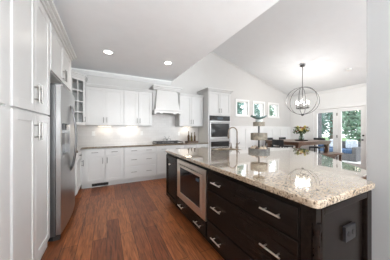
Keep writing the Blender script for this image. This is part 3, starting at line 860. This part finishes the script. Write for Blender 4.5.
# granite top with sink cut-out
def counter_top():
    bm = bmesh.new()
    outer = [(0.985, 0.49), (1.645, 0.49), (1.675, 0.505), (1.745, 0.60), (2.05, 0.62), (3.46, 2.02), (3.49, 2.07), (3.46, 2.12), (2.38, 3.09), (2.30, 3.12), (0.985, 3.10), (0.96, 3.09), (0.95, 3.065), (0.95, 0.525), (0.96, 0.50)]
    hole = [(1.78, 2.46), (2.24, 2.46), (2.24, 2.80), (1.78, 2.80)]
    zt, zb = 0.914, 0.8725
    def loop(pts, z):
        vs = [bm.verts.new((x, y, z)) for x, y in pts]
        es = [bm.edges.new((vs[i], vs[(i + 1) % len(vs)])) for i in range(len(vs))]
        return vs, es
    ot, oe = loop(outer, zt); ht, he = loop(hole, zt)
    bmesh.ops.triangle_fill(bm, use_beauty=True, use_dissolve=False, edges=oe + he)
    ob, oe2 = loop(outer, zb); hb, he2 = loop(hole, zb)
    bmesh.ops.triangle_fill(bm, use_beauty=True, use_dissolve=False, edges=oe2 + he2)
    for A, B_ in ((ot, ob), (ht, hb)):
        for i in range(len(A)):
            j = (i + 1) % len(A)
            bm.faces.new((A[i], A[j], B_[j], B_[i]))
    q = MB(); q.bm.free(); q.bm = bm
    return q
tag(counter_top().make('island_countertop', GRAN, bevel=0.007, seg=3), 'large glossy beige granite slab topping the dark island', 'countertop')
t = thing('sink', 'undermount steel sink in the island granite beside the faucet', 'sink', (2.01, 2.63, 0.70))
q = MB()
q.box(-0.24, 0.24, -0.18, 0.18, 0, 0.012).box(-0.24, -0.228, -0.18, 0.18, 0.012, 0.171).box(0.228, 0.24, -0.18, 0.18, 0.012, 0.171).box(-0.228, 0.228, -0.18, -0.168, 0.012, 0.171).box(-0.228, 0.228, 0.168, 0.18, 0.012, 0.171)
q.make('basin', STEEL, t)
MB().lathe([(0, 0.0121), (0.04, 0.0121), (0.038, 0.017), (0, 0.017)], seg=16).make('drain', STEELD, t)
# faucet
t = thing('faucet', 'tall gooseneck faucet rising from the island behind the sink', 'faucet', (2.42, 2.80, 0.9145), 170)
MB().lathe([(0, 0), (0.03, 0), (0.03, 0.012), (0.02, 0.03), (0.02, 0.09), (0.014, 0.10), (0, 0.10)], seg=18).make('base', FAUC, t, smooth=True)
pts = [(0, 0, 0.09), (0, 0, 0.22), (0, 0, 0.32)]
for i in range(1, 13):
    a = math.pi * i / 12
    pts.append((0.10 - 0.10 * math.cos(a), 0, 0.32 + 0.10 * math.sin(a)))
pts += [(0.20, 0, 0.27)]
MB().tube(pts, 0.013, 12).make('neck', FAUC, t, smooth=True)
MB().tube([(0.20, 0, 0.275), (0.20, 0, 0.19)], [0.017, 0.02], 12).make('spray_head', FAUC, t, smooth=True)
MB().tube([(0, 0.018, 0.065), (0.0, 0.06, 0.08), (0.0, 0.10, 0.11)], 0.007, 8).make('lever', FAUC, t, smooth=True)
t = thing('soap_dispenser', 'short soap pump next to the gooseneck faucet', 'soap dispenser', (2.33, 2.88, 0.9145), 200)
MB().lathe([(0, 0), (0.022, 0), (0.022, 0.01), (0.013, 0.02), (0.013, 0.06), (0, 0.06)], seg=14).make('base', FAUC, t, smooth=True)
MB().tube([(0, 0, 0.055), (0, 0, 0.085), (0.02, 0, 0.095), (0.07, 0, 0.085)], 0.007, 8).make('spout', FAUC, t, smooth=True)

# ------------------------------------------------------------ three-tier stand
t = thing('tiered_stand', 'three-tier galvanised stand with a dark pole standing on the island', 'tiered stand', (2.30, 2.11, 0.9145))
def tier(r, z, h, m):
    MB().lathe([(0, z), (r, z), (r, z + h), (r - 0.008, z + h), (r - 0.008, z + 0.01), (0, z + 0.01)], seg=28).make('tier', m, t)
tier(0.172, 0.0, 0.056, GALV)
tier(0.135, 0.198, 0.118, WEATH)
tier(0.095, 0.432, 0.068, WEATH)
MB().tube([(0, 0, 0.0105), (0, 0, 0.432)], 0.013, 10).make('pole', IRON, t)
gshell = 'decorative shells in the stand\'s bottom tier'
def shell(x, y, z, r, m, label, a):
    s = MB()
    s.lathe([(0, 0), (0.6 * r, 0.02 * r), (r, 0.45 * r), (0.8 * r, 0.9 * r), (0.35 * r, 1.25 * r), (0, 1.7 * r)], seg=10, sy=0.8)
    o = s.make('seashell', m, smooth=True)
    o.location = (x, y, z); o.rotation_euler = (0.0, 0, a)
    return tag(o, label, 'shell', gshell)
k = 0
for i in range(11):
    a = 2 * math.pi * i / 11 + 0.2
    dark = i % 3 == 0
    rr = 0.032 + 0.006 * random.random()
    shell(2.30 + 0.112 * math.cos(a), 2.11 + 0.112 * math.sin(a), 0.9255 + 0.031, rr, SHELLD if dark else SHELL,
          'small dark brown shell around the edge of the bottom tier' if dark else 'rounded cream shell around the edge of the bottom tier', random.random() * 6)
for i in range(5):
    a = 2 * math.pi * i / 5 + 0.5
    shell(2.30 + 0.05 * math.cos(a), 2.11 + 0.05 * math.sin(a), 0.9255 + 0.031, 0.03, SHELL, 'rounded cream shell close to the pole in the bottom tier', random.random() * 6)
MBp = MB().lathe([(0, 0), (0.158, 0), (0.158, 0.028), (0, 0.03)], seg=24)
o = MBp.make('sand_filling', SHELL); o.location = (2.30, 2.11, 0.9255)
o.parent = t; o.location = (0, 0, 0.0115)
# glass pedestal and teal leaf bowl
t = thing('leaf_bowl', 'teal leaf-shaped bowl with a pale foot on top of the tiered stand', 'bowl', (2.30, 2.11, 0.9145 + 0.4425))
MB().lathe([(0, 0), (0.06, 0), (0.055, 0.05), (0.06, 0.10), (0, 0.10)], seg=20).make('foot', mat('pale_glass_foot', (0.66, 0.72, 0.70), 0.15), t, smooth=True)
bm = bmesh.new()
rings = []
for j in range(7):
    s = j / 6
    ring = []
    for k in range(28):
        a = 2 * math.pi * k / 28
        e = 0.145 * (1 + 0.10 * math.cos(3 * a + 0.4)) * s
        z = 0.1005 + 0.05 * s ** 1.6 + (0.018 * math.cos(2 * (a + 0.473)) + 0.008 * math.cos(7 * a)) * s ** 3
        ring.append(bm.verts.new((e * math.cos(a), e * 0.8 * math.sin(a), z)))
    rings.append(ring)
for A, B_ in zip(rings, rings[1:]):
    for k in range(28):
        bm.faces.new((A[k], A[(k + 1) % 28], B_[(k + 1) % 28], B_[k]))
bmesh.ops.remove_doubles(bm, verts=bm.verts, dist=1e-5)
q = MB(); q.bm.free(); q.bm = bm
o = q.make('bowl', TEAL, t, smooth=True)
sd = o.modifiers.new('solid', 'SOLIDIFY'); sd.thickness = 0.008; sd.offset = 1
t2 = MB()
for i in range(4):
    t2.tube([(0.02 * i - 0.05, 0.01, 0.125), (0.025 * i - 0.06, 0.0, 0.165 + 0.012 * (i % 2)), (0.02 * i - 0.04, -0.01, 0.185)], [0.014, 0.011, 0.003], 7)
o = t2.make('leaf_ornament', TEAL, t, smooth=True)

# ------------------------------------------------------------ ceiling lights
def can(label, x, y):
    t = thing('recessed_light', label, 'ceiling light', (x, y, HK - 0.0005), 0, 'recessed ceiling lights')
    MB().lathe([(0.068, -0.004), (0.095, -0.006), (0.098, 0), (0.066, 0)], seg=28).make('trim_ring', TRIM, t)
    MB().lathe([(0, -0.003), (0.066, -0.003), (0.066, -0.0005), (0, -0.0005)], seg=28).make('lens', CANE, t)
    l = bpy.data.lights.new('can_lamp', 'SPOT'); l.energy = CAN_W * 4; l.color = (1.0, 0.97, 0.93); l.spot_size = R(125); l.spot_blend = 0.8; l.shadow_soft_size = 0.07
    lo = bpy.data.objects.new('lamp', l); COL.objects.link(lo); lo.parent = t; lo.location = (0, 0, -0.02)
def pix(px, py, z):
    pass
can('recessed ceiling light nearer the pantry, left one of the two', 0.017, 3.61)
can('recessed ceiling light in front of the range hood', 1.184, 3.604)
# under-cabinet lights
def under(label, x, w=0.30):
    t = thing('under_cabinet_light', label, 'light', (x, 4.84, 1.3895), 0, 'under-cabinet lights')
    MB().box(-w / 2, w / 2, -0.03, 0.03, -0.016, -0.0005).make('housing', PLATEW, t)
    MB().box(-w / 2 + 0.01, w / 2 - 0.01, -0.022, 0.022, -0.018, -0.0163).make('lens', UNDE, t)
    l = bpy.data.lights.new('under_lamp', 'AREA'); l.shape = 'RECTANGLE'; l.size = w; l.size_y = 0.05; l.energy = UNDER_W; l.color = (1.0, 0.86, 0.70)
    lo = bpy.data.objects.new('lamp', l); COL.objects.link(lo); lo.parent = t; lo.location = (0, 0, -0.022)
under('light bar under the wall cabinet beside the glass corner cabinet', -0.05)
under('light bar under the wall cabinet left of the range hood', 0.60)
under('light bar under the wall cabinet between hood and oven tower', 2.20)

# ------------------------------------------------------------ dining: chandelier
CX, CY = 5.43, 3.25
cz = 2.19
zc = vz(CX)
t = thing('orb_chandelier', 'round open-orb metal chandelier with lit candle bulbs over the dining table', 'chandelier', (CX, CY, cz))
MB().lathe([(0, 0), (0.075, 0), (0.06, 0.03), (0.02, 0.045), (0, 0.045)], (0, 0, zc - cz - 0.060), 20).make('canopy', BRONZE, t)
MB().tube([(0, 0, -0.25), (0, 0, zc - cz - 0.045)], 0.009, 8).make('rod', BRONZE, t)
RO = 0.47
for k in range(3):
    a = R(20 + 60 * k)
    pts = [(RO * math.cos(a) * math.sin(u), RO * math.sin(a) * math.sin(u), RO * 0.9 * math.cos(u)) for u in [2 * math.pi * i / 48 for i in range(48)]]
    MB().tube(pts, 0.0075, 6, True).make('orb_ring', BRONZE, t, smooth=True)
MB().lathe([(0, -0.47), (0.035, -0.455), (0.045, -0.42), (0, -0.41)], seg=14).make('finial', BRONZE, t, smooth=True)
pts = [(0.165 * math.cos(2 * math.pi * i / 32), 0.165 * math.sin(2 * math.pi * i / 32), -0.235) for i in range(32)]
MB().tube(pts, 0.009, 6, True).tube([(-0.165, 0, -0.235), (0.165, 0, -0.235)], 0.008, 6).tube([(0, -0.165, -0.235), (0, 0.165, -0.235)], 0.008, 6).make('candle_ring', BRONZE, t)
for k in range(6):
    a = 2 * math.pi * k / 6 + 0.3
    px, py = 0.165 * math.cos(a), 0.165 * math.sin(a)
    cd = MB().lathe([(0, -0.2255), (0.026, -0.2255), (0.022, -0.212), (0.009, -0.205), (0.009, -0.11), (0, -0.11)], (px, py, 0), 12).make('candle', BRONZE, t)
    l = bpy.data.lights.new('chandelier_lamp', 'POINT'); l.energy = CHAND_W / 6; l.color = (1.0, 0.985, 0.965); l.shadow_soft_size = 0.02
    lo = bpy.data.objects.new('lamp', l); COL.objects.link(lo); lo.parent = t; lo.location = (px, py, 0.04)
    MB().lathe([(0, -0.1095), (0.010, -0.098), (0.014, -0.07), (0.009, -0.03), (0, 0.0)], (px, py, 0), 12).make('bulb', BULB, cd, smooth=True)

# dining table
TXa, TXb, TYa, TYb, TZ = 5.12, 7.0, 3.17, 4.42, 0.91
t = thing('dining_table', 'counter-height walnut dining table with a thick apron', 'table', (TXa, TYa, 0))
tw, td = TXb - TXa, TYb - TYa
MB().box(0, tw, 0, td, TZ - 0.035, TZ).make('tabletop', TABLEW, t, 0.004)
MB().box(0.03, tw - 0.03, 0.03, 0.055, TZ - 0.115, TZ - 0.0355).box(0.03, tw - 0.03, td - 0.055, td - 0.03, TZ - 0.115, TZ - 0.0355).box(0.03, 0.055, 0.0555, td - 0.0555, TZ - 0.115, TZ - 0.0355).box(tw - 0.055, tw - 0.03, 0.0555, td - 0.0555, TZ - 0.115, TZ - 0.0355).make('apron', TABLEW, t)
for (a, b) in ((0.06, 0.06), (tw - 0.15, 0.06), (0.06, td - 0.15), (tw - 0.15, td - 0.15)):
    q = MB().box(a, a + 0.09, b, b + 0.09, 0, TZ - 0.036)
    s = 1 if a < tw / 2 else -1
    xb = a + 0.09 if s > 0 else a
    arc = [(xb, TZ - 0.117), (xb, TZ - 0.30)] + [(xb + s * 0.16 * (1 - math.cos(u)), TZ - 0.30 + 0.183 * math.sin(u)) for u in [math.pi / 2 * i / 6 for i in range(1, 7)]]
    q.prism(arc, b + 0.02, b + 0.07, 'y')
    q.make('leg', TABLEW, t)
# bench
t = thing('dining_bench', 'dark wooden bench tucked along the near side of the dining table', 'bench', (5.55, 2.84, 0))
MB().box(0, 1.45, 0, 0.29, 0.47, 0.52).make('seat', TABLEW, t, 0.004)
for x0 in (0.06, 1.33):
    for yy in (0.02, 0.21): MB().box(x0, x0 + 0.06, yy, yy + 0.06, 0, 0.4695).make('leg', TABLEW, t)
MB().box(0.12, 1.33, 0.12, 0.16, 0.39, 0.4695).make('rail', TABLEW, t)
# counter chairs
def chair(label, x, y, rot):
    t = thing('counter_chair', label, 'chair', (x, y, 0), rot, 'dark counter-height dining chairs')
    MB().box(-0.19, 0.19, -0.19, 0.19, 0.60, 0.645).make('seat', CHAIRM, t, 0.012)
    q = MB()
    n = 8
    pts = [(-0.20 + 0.40 * i / n, -0.175 - 0.035 * math.sin(math.pi * i / n)) for i in range(n + 1)]
    q.prism(pts + [(p[0], p[1] + 0.03) for p in reversed(pts)], 0.80, 0.975, 'z')
    q.box(-0.185, -0.155, -0.195, -0.165, 0.6455, 0.80).box(0.155, 0.185, -0.195, -0.165, 0.6455, 0.80)
    q.make('backrest', CHAIRM, t, 0.004)
    for (a, b) in ((-1, -1), (1, -1), (-1, 1), (1, 1)):
        MB().tube([(a * 0.165, b * 0.165, 0.5995), (a * 0.185, b * 0.185, 0)], [0.019, 0.014], 8).make('leg', CHAIRM, t)
    fr2 = 0.175
    MB().tube([(-fr2, -fr2, 0.25), (fr2, -fr2, 0.25), (fr2, fr2, 0.25), (-fr2, fr2, 0.25)], 0.009, 6, True).make('footrest', CHAIRM, t)
chair('dark chair with low curved back at the island side of the dining table', 4.98, 3.66, -90)
chair('dark chair on the far side of the table, at its left end', 5.72, 4.57, 180)
chair('dark chair on the far side of the table, near the room corner', 6.52, 4.57, 180)
chair('dark chair on the glass-door side of the dining table', 7.12, 3.72, 90)
# tray, vase and bouquet on the table
VX, VY = 6.05, 3.66
t = thing('table_tray', 'low dark tray under the flower vase on the dining table', 'tray', (VX, VY, TZ + 0.0005))
MB().lathe([(0, 0), (0.19, 0), (0.21, 0.025), (0.20, 0.025), (0.185, 0.008), (0, 0.008)], seg=28).make('dish', BRONZE, t)
t = thing('vase', 'clear glass vase on the dining table tray', 'vase', (VX, VY, TZ + 0.0095))
VG = glass_mat('vase_glass', (0.80, 0.84, 0.82))
MB().lathe([(0, 0), (0.07, 0), (0.085, 0.06), (0.075, 0.14), (0.05, 0.18), (0.06, 0.21), (0.055, 0.21), (0.044, 0.18), (0.068, 0.14), (0.078, 0.06), (0.062, 0.008), (0, 0.008)], seg=22).make('body', VG, t, smooth=True)
t = thing('flower_bouquet', 'autumn bouquet of gold and rust flowers with green leaves in the glass vase', 'flowers', (VX, VY, TZ + 0.02))
sm, lf = MB(), MB()
heads = {0: MB(), 1: MB(), 2: MB()}
for i in range(26):
    a = random.random() * 6.283; rr = 0.20 * math.sqrt(random.random()); zz = 0.27 + 0.20 * random.random() + 0.05 * (1 - rr / 0.2)
    p = (rr * math.cos(a), rr * math.sin(a), zz)
    sm.tube([(0.015 * math.cos(a), 0.015 * math.sin(a), 0.01), (0.03 * math.cos(a), 0.03 * math.sin(a), 0.19), p], 0.004, 5)
    h = heads[i % 3]
    r_ = 0.03 + 0.014 * random.random()
    h.blob(p, r_, r_, r_ * 0.75, 8)
for i in range(130):
    a = random.random() * 6.283; rr = 0.25 * math.sqrt(random.random()); zz = 0.24 + 0.22 * random.random()
    c = Vector((rr * math.cos(a), rr * math.sin(a), zz)); d = Vector((random.uniform(-1, 1), random.uniform(-1, 1), random.uniform(-.3, 1))).normalized()
    s = d.cross(Vector((0.3, 0.2, 1))).normalized() * 0.022
    lf.bm.faces.new([lf.bm.verts.new(v) for v in (c - d * 0.05, c + s, c + d * 0.05, c - s)])
sm.make('stems', STEMG, t); o = lf.make('leaves', STEMG, t)
for i, m in enumerate((FLW1, FLW2, FLW3)): heads[i].make('blossoms', m, t, smooth=True)
# smoke detector on the vault
dx, dy = 6.35, 2.45
o = MB().lathe([(0, 0), (0.055, 0), (0.065, 0.02), (0.065, 0.035), (0, 0.035)], seg=20).make('smoke_detector', PLATEW)
o.location = (dx, dy, vz(dx) - 0.036); o.rotation_euler = (0, math.atan(0.279), 0)
tag(o, 'small round smoke detector on the white sloped ceiling', 'smoke detector')

# ------------------------------------------------------------ outside
struct(MB().box(7.53, 12.0, -1.0, 9.0, -0.12, -0.02).make('floor', DECK))
struct(MB().box(-10, 40, 5.2, 40, -0.5, -0.15).box(12.01, 40, -20, 5.19, -0.5, -0.15).make('ground', LAWN))
t = thing('porch_post', 'grey square porch post outside the left glass door', 'post', (10.3, 5.35, -0.02))
MB().box(-0.14, 0.14, -0.14, 0.14, 0, 2.9).make('shaft', POSTM, t)
MB().box(-0.18, 0.18, -0.18, 0.18, 0.0, 0.15).make('plinth', POSTM, t)
t = thing('patio_sofa', 'grey wicker patio sofa with blue seat cushions outside the glass doors', 'sofa', (9.45, 4.3, -0.02))
MB().box(-0.42, 0.42, -1.05, 1.05, 0.0, 0.30).make('base', WICK, t, 0.01)
MB().box(0.30, 0.42, -1.05, 1.05, 0.301, 0.78).make('backrest', WICK, t, 0.01)
for s in (-1, 1): MB().box(-0.42, 0.298, s * 0.98 - 0.07, s * 0.98 + 0.07, 0.301, 0.58).make('arm', WICK, t, 0.01)
for a in (-0.905, 0.005): MB().box(-0.40, 0.29, a, a + 0.90, 0.302, 0.46).make('seat_cushion', BLUE, t, 0.03, seg=3)
def pillow(label, y, m):
    o = MB().box(-0.07, 0.07, -0.21, 0.21, 0, 0.40).make('throw_pillow', m, bevel=0.06, seg=3)
    o.location = (9.45 + 0.20, y, 0.445); o.rotation_euler = (0, 0.0, 0)
    tag(o, label, 'pillow', 'pillows on the patio sofa')
pillow('navy throw pillow at the left end of the patio sofa, seen from indoors', 4.95, BLUE)
pillow('pale patterned pillow in the middle of the patio sofa', 4.25, PILLOW)
pillow('pale pillow at the right end of the patio sofa, seen from indoors', 3.62, PILLOW)
def tree(label, x, y, h, cw, m, n=2600, low=0.35):
    t = thing('tree', label, 'tree', (x, y, -0.15), 0, 'trees outside the windows')
    MB().tube([(0, 0, 0), (0.05, 0.03, h * 0.4), (-0.03, 0.05, h * 0.85)], [0.16, 0.11, 0.03], 8).make('trunk', BARK, t)
    b = MB()
    for i in range(n):
        d = Vector((random.gauss(0, 1), random.gauss(0, 1), random.gauss(0, 1))).normalized() * random.random() ** 0.4
        c = Vector((d.x * cw, d.y * cw, h * (low + (1 - low) * (0.5 + 0.5 * d.z))))
        nrm = Vector((random.uniform(-1, 1), random.uniform(-1, 1), random.uniform(-1, 1))).normalized()
        u = nrm.orthogonal().normalized(); v = nrm.cross(u)
        s = random.uniform(0.07, 0.15)
        b.bm.faces.new([b.bm.verts.new(c + k) for k in (u * s, v * s * 0.6, -u * s, -v * s * 0.6)])
    o = b.make('foliage', m, t)
tree('leafy tree outside the window nearest the oven tower', 8.75, 10.2, 4.6, 0.58, LEAF, 800)
tree('tree outside the middle window of the dining wall', 10.95, 10.6, 4.3, 0.5, LEAF, 700)
tree('pale tree outside the window nearest the corner', 12.8, 10.6, 4.0, 0.48, LEAF2, 600)
tree('large tree filling the left glass door view', 13.6, 7.6, 5.2, 1.2, LEAF, 4200, 0.1)
tree('broad tree behind the patio sofa in the right glass door view', 14.4, 4.9, 5.0, 1.3, LEAF2, 4200, 0.1)
tree('dark tree farther back between the two glass door views', 18.0, 8.2, 6.5, 2.0, LEAF, 3000, 0.1)
